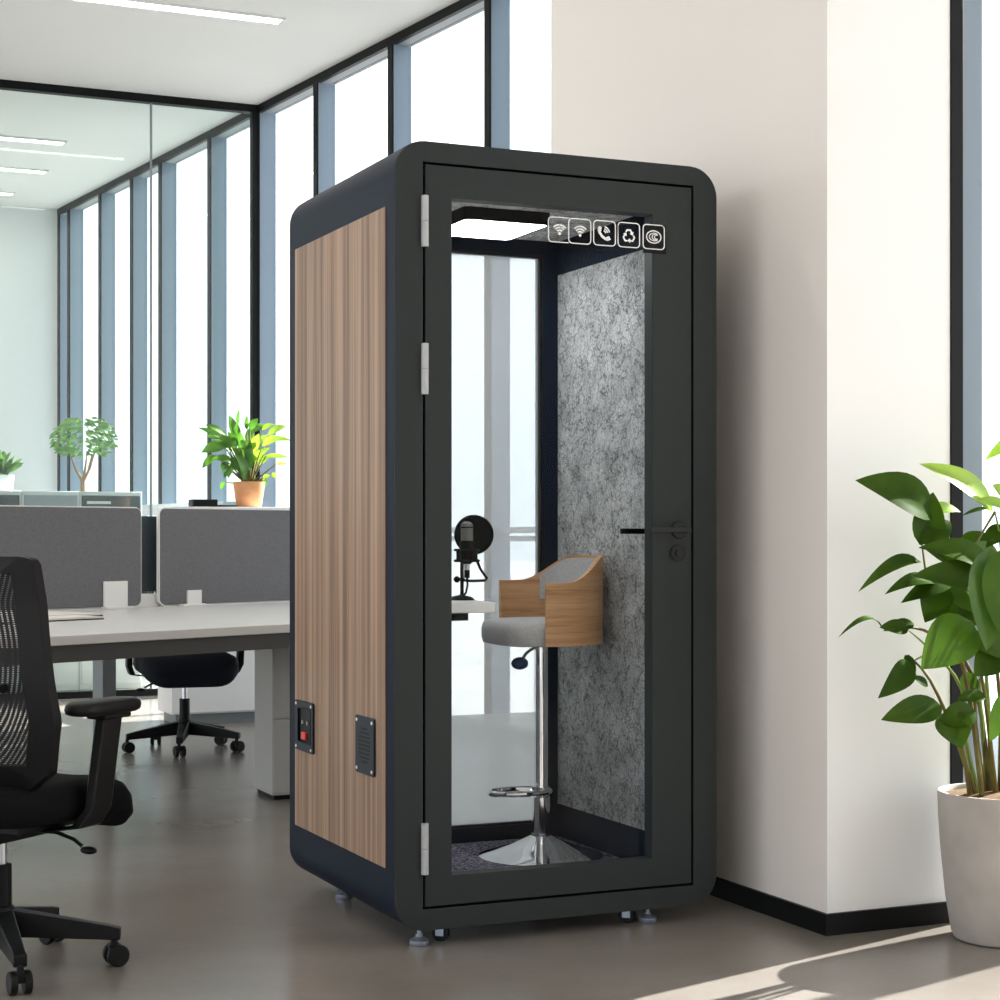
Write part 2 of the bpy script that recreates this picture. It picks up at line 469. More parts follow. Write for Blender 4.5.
# linear ceiling lamps
def lamp(px, py, length, label, w=.10):
    e = G(px, py, H)
    t = thing('ceiling_lamp', label, 'lamp', (e.x, e.y, H), RZ, 'linear ceiling lamps')
    MB().box(-length, 0, -w/2, w/2, -.012, -.002).build('diffuser', M['lamp'], t)
    k = MB(); k.box(-length - .02, .02, -w/2 - .012, -w/2, -.016, 0); k.box(-length - .02, .02, w/2, w/2 + .012, -.016, 0)
    k.box(0, .02, -w/2, w/2, -.016, 0); k.box(-length - .02, -length, -w/2, w/2, -.016, 0)
    k.build('lamp_frame', M['ceil'], t)
    return t
lamp0 = lamp(280, 19.5, 5, 'long white linear ceiling lamp nearest the camera, in front of the glass wall')
lamp(63, 142, 4, 'linear ceiling lamp seen through the glass wall, nearest behind the glass')
lamp(45, 171, 4, 'linear ceiling lamp seen through the glass, middle of the three behind it')
lamp(12, 193, 4, 'shortest visible linear ceiling lamp through the glass, farthest from the camera')

# extra unseen rows, added above the frame to brighten the front of the room
for q, (x, y) in enumerate(((-.45, 8.3), (-.75, 5.9), (-.75, 3.5))):
    c = copy_tree(lamp0); c.location = (x, y, H)
    c['label'] = ['linear ceiling lamp one row nearer than the lamp in view, above the frame',
                  'linear ceiling lamp two rows nearer than the lamp in view, above the frame',
                  'linear ceiling lamp three rows nearer than the lamp in view, above the frame'][q]

# ------------------------------------------------------------------ the phone booth
P0 = Vector((-0.2836, 4.833, 0))
booth = thing('phone_booth', 'dark grey freestanding phone booth with wood side panel and glass door', 'phone booth', P0, RZ)
W, D, Z0, Z1 = 1.0, .943, .049, 2.186
b = MB(); b.ring(rrect(0, W, Z0, Z1, .088), crect(.0815, .922, .107, 2.130), 0.0, D, FRONT)
b.build('shell', M['shell'], booth, .004, 2, 30)
b = MB(); b.ring(rrect(.0006, W - .0006, Z0 + .0006, Z1 - .0006, .0875), crect(.0815, .922, .107, 2.130), -.0025, .004, FRONT)
b.build('front_frame', M['front'], booth, .0015, 2, 30)  # added face layer, keeps the shell's sky tint off the front
b = MB(); b.ring(crect(.0815, .922, .107, 2.130), crect(.088, .9155, .1135, 2.1235), .03, .06, FRONT)
b.build('door_seal', M['black'], booth)
MB().box(-.003, .012, .0654, .875, .214, 2.013).build('wood_panel', M['wood'], booth, .0015)
# door
b = MB(); b.ring(crect(.0885, .915, .114, 2.123, 1), crect(.166, .786, .194, 2.037, 1), -.0028, .046, FRONT)
door = b.build('door', M['front'], booth, .002, 2)
MB().box(.160, .792, .040, .0455, .188, 2.043).build('door_glass', M['glass'], door)
for z in (1.968, 1.569, .272):
    k = MB(); k.cyl((.0855, -.006, z - .069), (.0855, -.006, z - .0005), .0105); k.cyl((.0855, -.006, z + .0005), (.0855, -.006, z + .069), .0105)
    k.build('hinge', M['hinge'], door)
k = MB(); k.tube([(.872, -.002, 1.135), (.872, -.044, 1.135)], .010, 14); k.box(.755, .888, -.052, -.040, 1.127, 1.143)
k.lathe([(.026, 0), (.026, .007), (.022, .009)], 24, Matrix.Translation((.872, -.002, 1.135)) @ Matrix.Rotation(math.pi/2, 4, 'X'))
k.build('door_handle', M['lever'], door, .002)
k = MB(); k.box(.737, .86, .092, .104, 1.123, 1.139); k.tube([(.85, .046, 1.131), (.85, .098, 1.131)], .009, 12)
k.build('inner_handle', M['black'], door, .002)
k = MB(); k.lathe([(.024, 0), (.024, .006), (.020, .008), (.011, .008), (.011, .012)], 24, Matrix.Translation((.868, -.002, 1.068)) @ Matrix.Rotation(math.pi/2, 4, 'X'))
k.build('lock', M['lever'], door)
# pictograms on a clear sign plate
MB().box(.446, .838, -.0055, -.0025, 1.928, 2.016).build('sign_plate', thin_glass('acrylic', (.985, .985, .985), .08), door)
MB().box(.7545, .829, -.0068, -.0056, 1.925, 2.008).build('dark_sticker', M['black'], door)
def strip(bm, pts, w, closed=False, y=-.0080, t=.0012):
    n = len(pts); L, R = [], []
    for i in range(n):
        a = Vector(pts[(i - 1) % n] if closed or i else pts[i]); c = Vector(pts[(i + 1) % n] if closed or i < n - 1 else pts[i])
        d = (c - a).normalized(); q = Vector((-d.y, d.x)) * w / 2; p = Vector(pts[i])
        L.append(p + q); R.append(p - q)
    for i in range(n if closed else n - 1):
        j = (i + 1) % n
        qd = [R[i], R[j], L[j], L[i]]
        bm.add([(p.x, yy, p.y) for yy in (y, y + t) for p in qd], [(0,1,2,3),(7,6,5,4),(0,4,5,1),(1,5,6,2),(2,6,7,3),(3,7,4,0)])
def flat(bm, pts, y=-.0080, t=.0012):
    n = len(pts)
    bm.add([(p[0], yy, p[1]) for yy in (y, y + t) for p in pts],
           [tuple(range(n)), tuple(range(2*n - 1, n - 1, -1))] + [(i, n + i, n + (i+1) % n, (i+1) % n) for i in range(n)])
def arc(cx, cz, r, a0, a1, n=14, ry=None):
    return [(cx + r * math.cos(math.radians(a0 + (a1 - a0) * k / n)), cz + (ry or r) * math.sin(math.radians(a0 + (a1 - a0) * k / n))) for k in range(n + 1)]
CZ, HS = 1.972, .0345
def border(bm, cx, cut=None):
    pts = rrect(cx - HS, cx + HS, CZ - HS, CZ + HS, .011, 5)
    if cut is None: strip(bm, pts, .0028, True)
    else:
        n = len(pts)
        seq = pts[6:] + pts[:6]               # starts at top left, runs down and round
        run = [(cut, CZ + HS)] + pts[6:18] + [(cut, CZ - HS)]
        strip(bm, run, .0028)
def wifi(bm, cx):
    for r in (.010, .0175, .025): strip(bm, arc(cx, CZ - .011, r, 42, 138), .0042)
    flat(bm, arc(cx, CZ - .011, .0042, 0, 340, 12))
k = MB(); border(k, .489, .517); wifi(k, .489); k.build('pictogram', M['icon'], door)
k = MB(); border(k, .552); wifi(k, .553); k.build('pictogram', M['icon'], door)
k = MB(); cx = .630; border(k, cx)
strip(k, [(cx - .0185, CZ + .012), (cx - .016, CZ + .002), (cx - .008, CZ - .009), (cx + .003, CZ - .016), (cx + .013, CZ - .0175)], .0075)
flat(k, [(cx - .0225, CZ + .007), (cx - .011, CZ + .004), (cx - .009, CZ + .016), (cx - .018, CZ + .019)])
flat(k, [(cx + .003, CZ - .012), (cx + .009, CZ - .022), (cx + .020, CZ - .017), (cx + .014, CZ - .007)])
for r in (.008, .014, .020): strip(k, arc(cx - .004, CZ - .001, r, 12, 78, 8), .0036)
k.build('pictogram', M['icon'], door)
k = MB(); cx = .7075; border(k, cx)
for q in range(3):
    a = math.radians(90 + 120 * q)
    def rot(x, z): return (cx + x * math.cos(a - math.pi/2) - z * math.sin(a - math.pi/2), CZ - .003 + x * math.sin(a - math.pi/2) + z * math.cos(a - math.pi/2))
    strip(k, [rot(-.0092, .0115), rot(-.0058, .0172), rot(.0055, .0172), rot(.0088, .0098)], .0050)
    flat(k, [rot(.0148, .0132), rot(.0028, .0064), rot(.0130, .0022)])
k.build('pictogram', M['icon'], door)
k = MB(); cx = .788; border(k, cx)
strip(k, arc(cx, CZ, .0235, 0, 345, 28, .0175), .0032, True)
strip(k, arc(cx + .002, CZ, .0165, 50, 310, 14, .011), .0026)
strip(k, arc(cx + .006, CZ, .0115, 60, 300, 10, .008), .0024)
strip(k, arc(cx + .010, CZ, .008, 70, 290, 10, .0055), .0022)
k.build('pictogram', M['icon'], door)

# inside
MB().box(.0815, .922, .062, .90, .10, .115).build('carpet', M['carpet'], booth)
MB().box(.0815, .922, .062, .90, 2.098, 2.128).build('ceiling_felt', M['felt2'], booth)
MB().box(.914, .9215, .062, .885, .115, .2225).build('wall_trim', M['shell'], booth)
MB().box(.914, .9215, .062, .885, 1.988, 2.098).build('wall_trim', M['shell'], booth)
MB().box(.915, .9215, .062, .885, .2235, 1.987).build('felt_wall', M['felt'], booth)
MB().box(.082, .0895, .062, .885, .115, 2.098).build('felt_wall', M['felt'], booth)
b = MB(); b.ring(crect(.0815, .922, .107, 2.130, 1), crect(.150, .861, .162, 2.05, 1), .885, .935, FRONT)
rear = b.build('rear_frame', M['shell'], booth, .003)
b = MB(); b.ring(crect(.150, .861, .162, 2.05, 1), crect(.158, .853, .170, 2.042, 1), .893, .93, FRONT); b.build('glazing_bead', M['black'], rear)
MB().box(.152, .859, .908, .914, .164, 2.048).build('rear_glass', M['frost'], rear)
MB().box(.153, .858, .9055, .9075, .165, .53).build('privacy_film', M['film'], rear)  # added sheet, lifts the lower rear glass towards bright white
b = MB(); b.ring(rrect(.372, .660, .397, .712, .02, 4), rrect(.380, .652, .405, .704, .018, 4), 2.06, 2.098)
b.box(.378, .654, .403, .706, 2.075, 2.098)
lb = b.build('light_box', M['black'], booth)
b = MB(); b.prism(rrect(.379, .653, .404, .705, .018, 4), 2.0605, 2.074); b.build('light_panel', M['panel'], lb)
b = MB(); b.prism(rrect(.0895, .412, .24, .88, .02, 4), .895, .925)
ct = b.build('counter', M['white'], booth, .003)
for d in (.27, .80): MB().box(.0895, .33, d, d + .02, .872, .895).build('counter_bracket', M['black'], ct)
# side fittings
def on_side(d0, d1, z0, z1, r, t0, t1):      # rounded plate on the left side, outward is -x
    m = Matrix(((0,0,-1,0),(1,0,0,0),(0,1,0,0),(0,0,0,1)))
    return rrect(d0, d1, z0, z1, r, 4), m, t0, t1
pl, m, _, _ = on_side(.676, .852, .455, .609, .008, 0, 0)
b = MB(); b.ring(pl, rrect(.697, .823, .480, .588, .004, 4), .004, .010, m)
sp = b.build('socket_plate', M['plate'], booth, .001)
b = MB(); b.ring(rrect(.697, .823, .480, .588, .004, 4), rrect(.700, .820, .483, .585, .004, 4), .0032, .012, m); b.prism(rrect(.697, .823, .480, .588, .004, 4), .0032, .0045, m)
b.build('socket_well', M['plastic'], sp)
b = MB(); b.prism(rrect(.745, .785, .492, .514, .003, 3), .0045, .012, m); b.build('power_switch', M['red'], sp, .001)
for d in (.735, .785): MB().prism(rrect(d - .004, d + .004, .538, .550, .002, 3), .0045, .009, m).build('socket_pin', M['steel'], sp)
def screws(pts, par):
    for d, z in pts:
        k = MB(); k.lathe([(.0048, 0), (.0045, .002), (.002, .003)], 12, Matrix.Translation((-.010, d, z)) @ Matrix.Rotation(-math.pi/2, 4, 'Y')); k.build('screw', M['icon'], par)
screws([(.692, .598), (.840, .598), (.692, .466), (.840, .466)], sp)
pl2 = rrect(.136, .288, .452, .613, .008, 4)
b = MB(); b.prism(pl2, .004, .010, m); vg = b.build('vent_grille', M['plate'], booth, .001)
b = MB()
for q in range(9):
    z = .487 + q * .0115; hw = .048 * math.sqrt(max(.12, 1 - ((q - 4) / 4.6) ** 2))
    b.prism(rrect(.212 - hw, .212 + hw, z - .0032, z + .0032, .003, 3), .0098, .0106, m)
b.build('vent_slot', M['black'], vg)
screws([(.150, .600), (.274, .600), (.150, .465), (.274, .465)], vg)
# feet and castors
foot0 = None
for (x, y) in ((.093, .055), (.805, .06), (.112, .74), (.89, .84)):
    if foot0 is None:
        k = MB(); k.lathe([(.024, 0), (.026, .003), (.026, .013), (.018, .018), (.010, .024), (.010, .030), (.006, .031), (.006, .055)], 20)
        foot0 = f = k.build('levelling_foot', M['zinc'], booth)
    else:
        f = foot0.copy(); COL.objects.link(f)
    f.location = (x, y, 0)
cast0 = None
for (x, y) in ((.165, .075), (.745, .075), (.16, .87), (.84, .87)):
    if cast0 is None:
        k = MB(); k.box(-.016, -.011, -.012, .012, .016, .050); k.box(.011, .016, -.012, .012, .016, .050); k.box(-.016, .016, -.014, .014, .044, .052)
        cast0 = c = k.build('castor', M['zinc'], booth, .001)
        k = MB(); k.cyl((-.010, 0, .024), (.010, 0, .024), .024, 20); k.build('wheel', M['plastic'], c, .002)
        c.location = (x, y, 0); c.rotation_euler = (0, 0, .9)
    else:
        c = copy_tree(cast0); c.parent = booth; c.location = (x, y, 0)

def BL(s, d, z): return Vector((P0.x + UR.x * s + UL.x * d, P0.y + UR.y * s + UL.y * d, z))

# ------------------------------------------------------------------ bar stool in the booth
st = BL(.702, .565, .115)
sf = Vector((-.93, -.36)).normalized()                       # the way the stool faces
stool = thing('bar_stool', 'bar stool with bent wood back, grey cushion and chrome pedestal inside booth', 'stool', st, math.atan2(sf.y, sf.x))
k = MB(); k.lathe([(.196, 0), (.196, .004), (.185, .008), (.15, .017), (.10, .034), (.06, .052), (.035, .064), (.030, .066), (.030, .072)], 48)
k.build('base_plate', M['chrome'], stool)
k = MB(); k.lathe([(.028, .066), (.028, .185), (.024, .188), (.0215, .190), (.0215, .66), (.04, .668), (.04, .672)], 28); k.build('pole', M['chrome'], stool)
k = MB()
ringp = [(.072 - .098 * math.cos(a), .062 * math.sin(a), .205) for a in [2 * math.pi * i / 28 for i in range(28)]]
k.tube(ringp, .009, 10, True); k.cyl((0, 0, .192), (0, 0, .218), .0275, 20); k.build('footrest', M['chrome'], stool)
k = MB(); k.tube([(.02, 0, .655), (.06, .03, .640), (.085, .055, .622)], .005, 8)
lv = k.build('height_lever', M['steel'], stool)
k = MB(); k.ball((.098, .066, .610), .026, 12, 1.1, .8, .75); k.build('lever_paddle', mat('blue_grip', (.02, .045, .12), .4), lv)
# seat shell: a bent panel round the back with falling arms and an oval hole
def seat_top(a):                                             # height of the upper edge; a = angle from the back
    t = min(1, max(0, (abs(a) - .55) / .95)); t = t * t * (3 - 2 * t)
    return .940 - .080 * t
k = MB(); R0, R1s = .203, .190
AM = 1.85; NA = 56; NZ = 14
def sh(a, z, r):
    return (-r * math.cos(a) * 1.0 + .01, r * math.sin(a), z)
rows = []
for r in (R0, R1s):
    for i in range(NA + 1):
        a = -AM + 2 * AM * i / NA
        zt = seat_top(a); zb = .668
        for j in range(NZ + 1):
            rows.append(sh(a, zb + (zt - zb) * j / NZ, r))
def idx(s, i, j): return s * (NA + 1) * (NZ + 1) + i * (NZ + 1) + j
fs = []
for i in range(NA):
    for j in range(NZ):
        fs.append((idx(0,i,j), idx(0,i+1,j), idx(0,i+1,j+1), idx(0,i,j+1)))
        fs.append((idx(1,i,j), idx(1,i,j+1), idx(1,i+1,j+1), idx(1,i+1,j)))
    fs.append((idx(0,i,NZ), idx(0,i+1,NZ), idx(1,i+1,NZ), idx(1,i,NZ)))
    fs.append((idx(0,i,0), idx(1,i,0), idx(1,i+1,0), idx(0,i+1,0)))
for j in range(NZ):
    fs.append((idx(0,0,j), idx(0,0,j+1), idx(1,0,j+1), idx(1,0,j)))
    fs.append((idx(0,NA,j), idx(1,NA,j), idx(1,NA,j+1), idx(0,NA,j+1)))
k.add(rows, fs)
shell = k.build('backrest', M['oak'], stool, 0, 2, 50)
k = MB(); vs = []; fs = []
for i in range(15):
    for j in range(2):
        for r in (.189, .182):
            vs.append(sh(-1.15 + 2.3 * i / 14, (.80, seat_top(-1.15 + 2.3 * i / 14) - .008)[j], r))
for i in range(14):
    q = i * 4
    fs += [(q, q+4, q+6, q+2), (q+1, q+3, q+7, q+5), (q+2, q+6, q+7, q+3), (q, q+1, q+5, q+4)]
fs += [(0, 2, 3, 1), (56, 57, 59, 58)]
k.add(vs, fs); k.build('back_pad', M['cush'], stool, 0, 2, 50)
k = MB(); pr = []
for i in range(40):
    a = 2 * math.pi * i / 40; e = 2 / (3.4 if math.cos(a) > 0 else 2.1); cc, ss = math.cos(a), math.sin(a)
    pr.append(((.168 if cc > 0 else .172) * math.copysign(abs(cc) ** e, cc), .180 * math.copysign(abs(ss) ** e, ss)))
def loop(sc, z, dx=.0): return [(p[0] * sc + dx, p[1] * sc, z) for p in pr]
lay = [(.86, .664), (.97, .668), (1.0, .685), (1.0, .714), (.97, .732), (.86, .741), (.5, .745), (.02, .746)]
vs = []; fs = []; n = len(pr)
for sc_, z in lay: vs += loop(sc_, z, .0)
for i in range(len(lay) - 1):
    for j in range(n):
        l = (j + 1) % n; fs.append((i*n+j, i*n+l, (i+1)*n+l, (i+1)*n+j))
fs.append(tuple(range(n-1, -1, -1))); fs.append(tuple(range((len(lay)-1)*n, len(lay)*n)))
k.add(vs, fs); k.build('cushion', M['cush'], stool, 0, 2, 60)

# ------------------------------------------------------------------ microphone on the counter
mp = BL(.3825, .4505, .925)
mic = thing('microphone', 'black studio microphone with round pop filter on desk stand inside the booth', 'microphone', mp, 0)
k = MB(); k.lathe([(.040, 0), (.040, .004), (.030, .010), (.010, .014), (.006, .016)], 28); k.build('stand_base', M['plastic'], mic)
k = MB(); k.cyl((.003, 0, .01), (.003, 0, .135), .0055, 12); k.ball((-.012, -.006, .062), .010); k.cyl((-.012, -.006, .062), (.01, 0, .062), .005); k.build('stand_pole', M['plastic'], mic)
k = MB(); k.lathe([(.020, .135), (.022, .145), (.022, .175), (.0195, .178)], 24, Matrix.Translation((.018, -.004, 0))); k.build('mic_body', M['plastic'], mic)
k = MB(); k.lathe([(.0185, .176), (.0185, .218), (.0185, .222), (.016, .230), (.009, .2345), (.0, .2355)], 24, Matrix.Translation((.018, -.004, 0)))
mg = k.build('mic_grille', M['micgr'], mic)
k = MB(); k.lathe([(.0192, .2155), (.0192, .2195)], 24, Matrix.Translation((.018, -.004, 0))); k.build('grille_band', M['plastic'], mg)
k = MB()
for z in (.118, .150):
    k.tube([(.018 + .036 * math.cos(a), -.004 + .036 * math.sin(a), z) for a in [2*math.pi*i/24 for i in range(24)]], .004, 8, True)
for a in range(4):
    an = math.pi/4 + a * math.pi/2
    k.cyl((.018 + .036*math.cos(an), -.004 + .036*math.sin(an), .118), (.018 + .036*math.cos(an), -.004 + .036*math.sin(an), .150), .006, 8)
    k.cyl((.018 + .036*math.cos(an), -.004 + .036*math.sin(an), .150), (.018 + .018*math.cos(an), -.004 + .018*math.sin(an), .142), .003, 8)
k.lathe([(.012, .108), (.020, .116), (.021, .137)], 20, Matrix.Translation((.018, -.004, 0)))
k.build('shock_mount', M['plastic'], mic)
k = MB(); k.cyl((.018, -.004, .088), (.018, -.004, .110), .008, 12); k.build('connector', M['steel'], mic)
k = MB(); k.cyl((.018, -.004, .066), (.018, -.004, .090), .0085, 12); k.tube([(.018, -.004, .068), (.020, -.002, .045), (.015, .004, .022), (.004, .014, .008), (-.010, .030, .004)], .0032, 8); k.build('cable', M['plastic'], mic)
k = MB()
disc = Matrix.Translation((.038, .052, .196)) @ Matrix.Rotation(math.pi/2, 4, 'X') @ Matrix.Rotation(-.10, 4, 'Y')
k.lathe([(.001, -.002), (.056, -.002), (.056, .002), (.001, .002)], 36, disc)
pf = k.build('pop_filter', M['pop'], mic)
k = MB(); k.tube([disc @ Vector((.057*math.cos(a), .057*math.sin(a), 0)) for a in [2*math.pi*i/36 for i in range(36)]], .0035, 8, True); k.build('filter_rim', M['plastic'], pf)
k = MB(); k.tube([(.004, 0, .060), (.03, .008, .057), (.072, .02, .058), (.078, .022, .064), (.058, .036, .092), (.044, .048, .125), (.042, .052, .142)], .0042, 8); k.build('gooseneck', M['plastic'], mic)

# ------------------------------------------------------------------ office chairs
def office_chair(label, loc, facing, base_rot, arms=True, seatm=None, R=.31, seat_z=.45, bw=1.0, bx=0.0, sw=.25, name='office_chair'):
    t = thing(name, label, 'chair', (loc[0], loc[1], 0), math.atan2(facing[1], facing[0]))
    # local +x is the way it faces, +y its left
    rot0 = base_rot - t.rotation_euler.z
    k = MB(); k.lathe([(.030, .085), (.036, .09), (.036, .15), (.030, .165)], 20)
    for q in range(5):
        a = rot0 + q * 2 * math.pi / 5; c, s = math.cos(a), math.sin(a)
        w0, w1 = .028, .017
        vs = []
        for (rr, w, zb, zt) in ((.02, w0, .085, .155), (R - .03, w1, .070, .108), (R + .012, w1, .068, .098)):
            for zz in (zb, zt):
                for sgn in (-1, 1): vs.append((rr * c - sgn * w * s, rr * s + sgn * w * c, zz))
        f = [(0,1,3,2), (8,10,11,9)]
        for g_ in (0, 4): f += [(g_, g_+4, g_+5, g_+1), (g_+2, g_+3, g_+7, g_+6), (g_, g_+2, g_+6, g_+4), (g_+1, g_+5, g_+7, g_+3)]
        k.add(vs, f)
    k.build('star_base', M['plastic'], t, .004)
    for q in range(5):
        a = rot0 + q * 2 * math.pi / 5
        m = Matrix.Translation((R * math.cos(a), R * math.sin(a), 0)) @ Matrix.Rotation(a + 2.0 + q * .7, 4, 'Z')
        k = MB()
        for sg in (-1, 1):
            k.add(*cyl_data((sg * .009, 0, .029), (sg * .027, 0, .029), .029), m)
        k.add(*cyl_data((0, .006, .05), (0, .006, .075), .009), m)
        k.box(-.010, .010, -.014, .020, .03, .055, m)
        k.build('castor', M['plastic'], t, .003)
    k = MB(); k.cyl((0, 0, .16), (0, 0, .27), .027, 20); k.build('lift_sleeve', M['plastic'], t, .002)
    k = MB(); k.cyl((0, 0, .26), (0, 0, seat_z - .10), .014, 18); k.build('gas_lift', M['steel'], t)
    k = MB(); k.box(-.13, .12, -.075, .075, seat_z - .125, seat_z - .075); k.box(-.20, .06, -.03, .03, seat_z - .115, seat_z - .08); k.box(-.17, .17, -.20, .20, seat_z - .085, seat_z - .06)
    k.build('mechanism', M['plastic'], t, .006)
    k = MB(); k.tube([(.03, -.07, seat_z - .105), (.05, -.14, seat_z - .11), (.055, -.19, seat_z - .125), (.055, -.215, seat_z - .14)], .005, 8); k.ball((.056, -.235, seat_z - .150), .017, 12, .8, 1.5, .6)
    k.build('lever', M['plastic'], t)
    k = MB(); k.lathe([(.02, 0)], 3) if False else None
    pr = rrect(-.24, .29, -sw, sw, .12, 7); n = len(pr); vs, fs = [], []
    lay = [(.82, -.065, 0), (.95, -.058, 0), (1.0, -.030, 0), (.99, .005, 0), (.94, .026, 0), (.80, .036, 0), (.45, .032, 0), (.03, .028, 0)]
    for sc_, z, _ in lay:
        for p in pr:
            x = p[0] * sc_; drop = -.05 * max(0, (x - .10) / .15) ** 2
            vs.append((x, p[1] * sc_, seat_z + z + drop))
    for i in range(len(lay) - 1):
        for j in range(n):
            l = (j + 1) % n; fs.append((i*n+j, i*n+l, (i+1)*n+l, (i+1)*n+j))
    fs.append(tuple(range(n-1, -1, -1))); fs.append(tuple(range((len(lay)-1)*n, len(lay)*n)))
    k = MB(); k.add(vs, fs); k.build('seat', seatm or M['fabric'], t, 0, 2, 70)
    # backrest: curved frame ring with mesh inside
    zb, zt = seat_z + .03, seat_z + .605
    def bk(y, z, dx=0.0):
        u = (z - zb) / (zt - zb)
        return (bx - .215 - .06 * u + .05 * math.sin(math.pi * min(1, u * 1.25)) * -.6 + 1.0 * y * y * .9 + dx, y, z)
    def prof(ins):
        pts = []
        zs = [(q[0], q[1] * bw) for q in [(0, .20), (.08, .245), (.30, .270), (.55, .258), (.80, .243), (.965, .236), (.985, .231), (.995, .222), (1.0, .208)]]
        out = []
        for u in [i / 28 for i in range(28)] + [.975, .985, .992, .997, 1.0]:
            for q in range(len(zs) - 1):
                if zs[q][0] <= u <= zs[q+1][0]:
                    f_ = (u - zs[q][0]) / (zs[q+1][0] - zs[q][0]); f_ = f_ * f_ * (3 - 2 * f_) if q == 0 else f_
                    wv = zs[q][1] + (zs[q+1][1] - zs[q][1]) * f_
            out.append((wv, zb + u * (zt - zb)))
        return out
    o_ = prof(0)
    outer = [(w, z) for w, z in o_] + [(-w, z) for w, z in reversed(o_)]
    def inner_pt(w, z):
        z2 = min(zt - .042, max(zb + .062, z))
        return (math.copysign(abs(w) - .055, w), z2)
    inner = [inner_pt(w, z) for w, z in outer]
    n = len(outer); vs = []
    for dx in (.012, -.020):
        vs += [bk(y, z, dx) for y, z in outer] + [bk(y, z, dx) for y, z in inner]
    fs = []
    for i in range(n):
        j = (i + 1) % n
        fs += [(i, j, n+j, n+i), (2*n+i, 3*n+i, 3*n+j, 2*n+j), (i, 2*n+i, 2*n+j, j), (n+i, n+j, 3*n+j, 3*n+i)]
    k = MB(); k.add(vs, fs); bf = k.build('back_frame', M['plastic'], t, .006, 2, 40)
    k = MB(); vs, fs = [], []; rows_ = [(w, z) for w, z in o_ if zb + .05 <= z <= zt - .04]
    for w, z in rows_:
        for q in range(9): vs.append(bk((w - .05) * (q / 4 - 1), z, -.002))
    for i in range(len(rows_) - 1):
        for q in range(8): fs.append((i*9+q, i*9+q+1, (i+1)*9+q+1, (i+1)*9+q))
    k.add(vs, fs); k.build('back_mesh', M['mesh'], t)
    k = MB(); zc = seat_z + .285
    k.tube([bk(y, zc, -.018) for y in (-.20, -.12, -.05, .05, .12, .20)], .030, 10, flat=.35); k.build('lumbar_support', M['plastic'], t)
    k = MB(); k.tube([(-.08, 0, seat_z - .09), (-.22, 0, seat_z - .08), (-.275, 0, seat_z - .02), (-.28, 0, seat_z + .12), bk(0, seat_z + .30, -.04)], [.028, .03, .032, .028, .02], 12, flat=.7); k.build('back_support', M['plastic'], t)
    if arms:
        for sg in (-1, 1):
            k = MB(); y0 = sg * (sw + .038)
            vs = []
            for (x, z, y, w) in ((-.04, seat_z - .085, sg * .20, .045), (-.015, seat_z - .075, sg * (sw + .02), .045), (.01, seat_z - .03, y0, .04), (.055, seat_z + .195, y0, .04)):
                for dy in (-.014, .014):
                    for dxx in (-w, w): vs.append((x + dxx, y + dy, z))
            f = [(0,1,3,2), (12,14,15,13)]
            for g_ in (0, 4, 8): f += [(g_, g_+4, g_+5, g_+1), (g_+2, g_+3, g_+7, g_+6), (g_, g_+2, g_+6, g_+4), (g_+1, g_+5, g_+7, g_+3)]
            k.add(vs, f); k.box(.0, .11, y0 - .03, y0 + .03, seat_z + .192, seat_z + .206)
            k.build('arm_post', M['plastic'], t, .005)
            k = MB(); pr2 = rrect(-.095, .160, y0 - .046, y0 + .046, .045, 7); n2 = len(pr2); vs, fs = [], []
            cx2, cy2 = .033, y0
            for sc_, z in ((.85, .206), (.97, .211), (1.0, .222), (.97, .233), (.85, .240), (.4, .243), (.02, .243)):
                for p in pr2: vs.append((cx2 + (p[0]-cx2)*sc_, cy2 + (p[1]-cy2)*sc_, seat_z + z))
            for i in range(6):
                for j in range(n2):
                    l = (j+1) % n2; fs.append((i*n2+j, i*n2+l, (i+1)*n2+l, (i+1)*n2+j))
            fs.append(tuple(range(n2-1, -1, -1))); fs.append(tuple(range(6*n2, 7*n2)))
            k.add(vs, fs); k.build('arm_pad', M['plastic'], t, 0, 2, 60)
    return t
def cyl_data(a, b_, r, n=18):
    m = MB(); m.cyl(a, b_, r, n); return m.v, m.f

office_chair('black mesh office chair with armrests in the left foreground, back turned to camera', (-1.290, 4.655), (.42, .907), math.radians(6), True, R=.292, seat_z=.463, bw=1.13, bx=.03, sw=.262)
office_chair('dark office chair on the far side of the desk, seen beneath it', (-1.64, 9.36), (.33, -.944), math.radians(-85), True, M['navy'], R=.292, seat_z=.475)

# ------------------------------------------------------------------ bench desk with fabric screens
DE = Vector((.64, .768)).normalized(); DN = Vector((-DE.y, DE.x))
D0 = Vector((-.853, 7.28)); DZ = .76
desk = thing('bench_desk', 'long pale grey office bench desk between the booth and the mesh chair', 'desk', (D0.x, D0.y, 0), math.atan2(DE.y, DE.x))
def DP(px, perp):                          # along-desk coordinate of a pixel column at a depth over the desk
    p, t = on_line(px, D0 + DN * perp, DE); return t
MB().prism([(-2.2, 0), (DP(370, 0), 0), (DP(370, 1.90), 1.90), (-2.2, 1.90)], DZ - .035, DZ).build('worktop', M['desk'], desk, .003)
b = MB(); b.box(-2.1, DP(355, .02), .02, .06, DZ - .098, DZ - .035); b.build('beam', M['apron'], desk)
lx = DP(107, 1.72)
k = MB(); k.box(lx - .04, lx + .04, 1.70, 1.78, 0, DZ - .035); k.build('leg', M['leg'], desk, .003)
k = MB(); k.box(-2.15, -2.07, .04, .12, 0, DZ - .035); k.build('leg', M['leg'], desk, .003)
pc = G(272.5, 800.5)
ped = thing('drawer_pedestal', 'grey drawer pedestal under the right end of the bench desk', 'drawers', (pc.x, pc.y, 0), RZ)
MB().box(0, .36, 0, .27, .02, DZ - .037).build('cabinet_body', M['ped'], ped, .002)
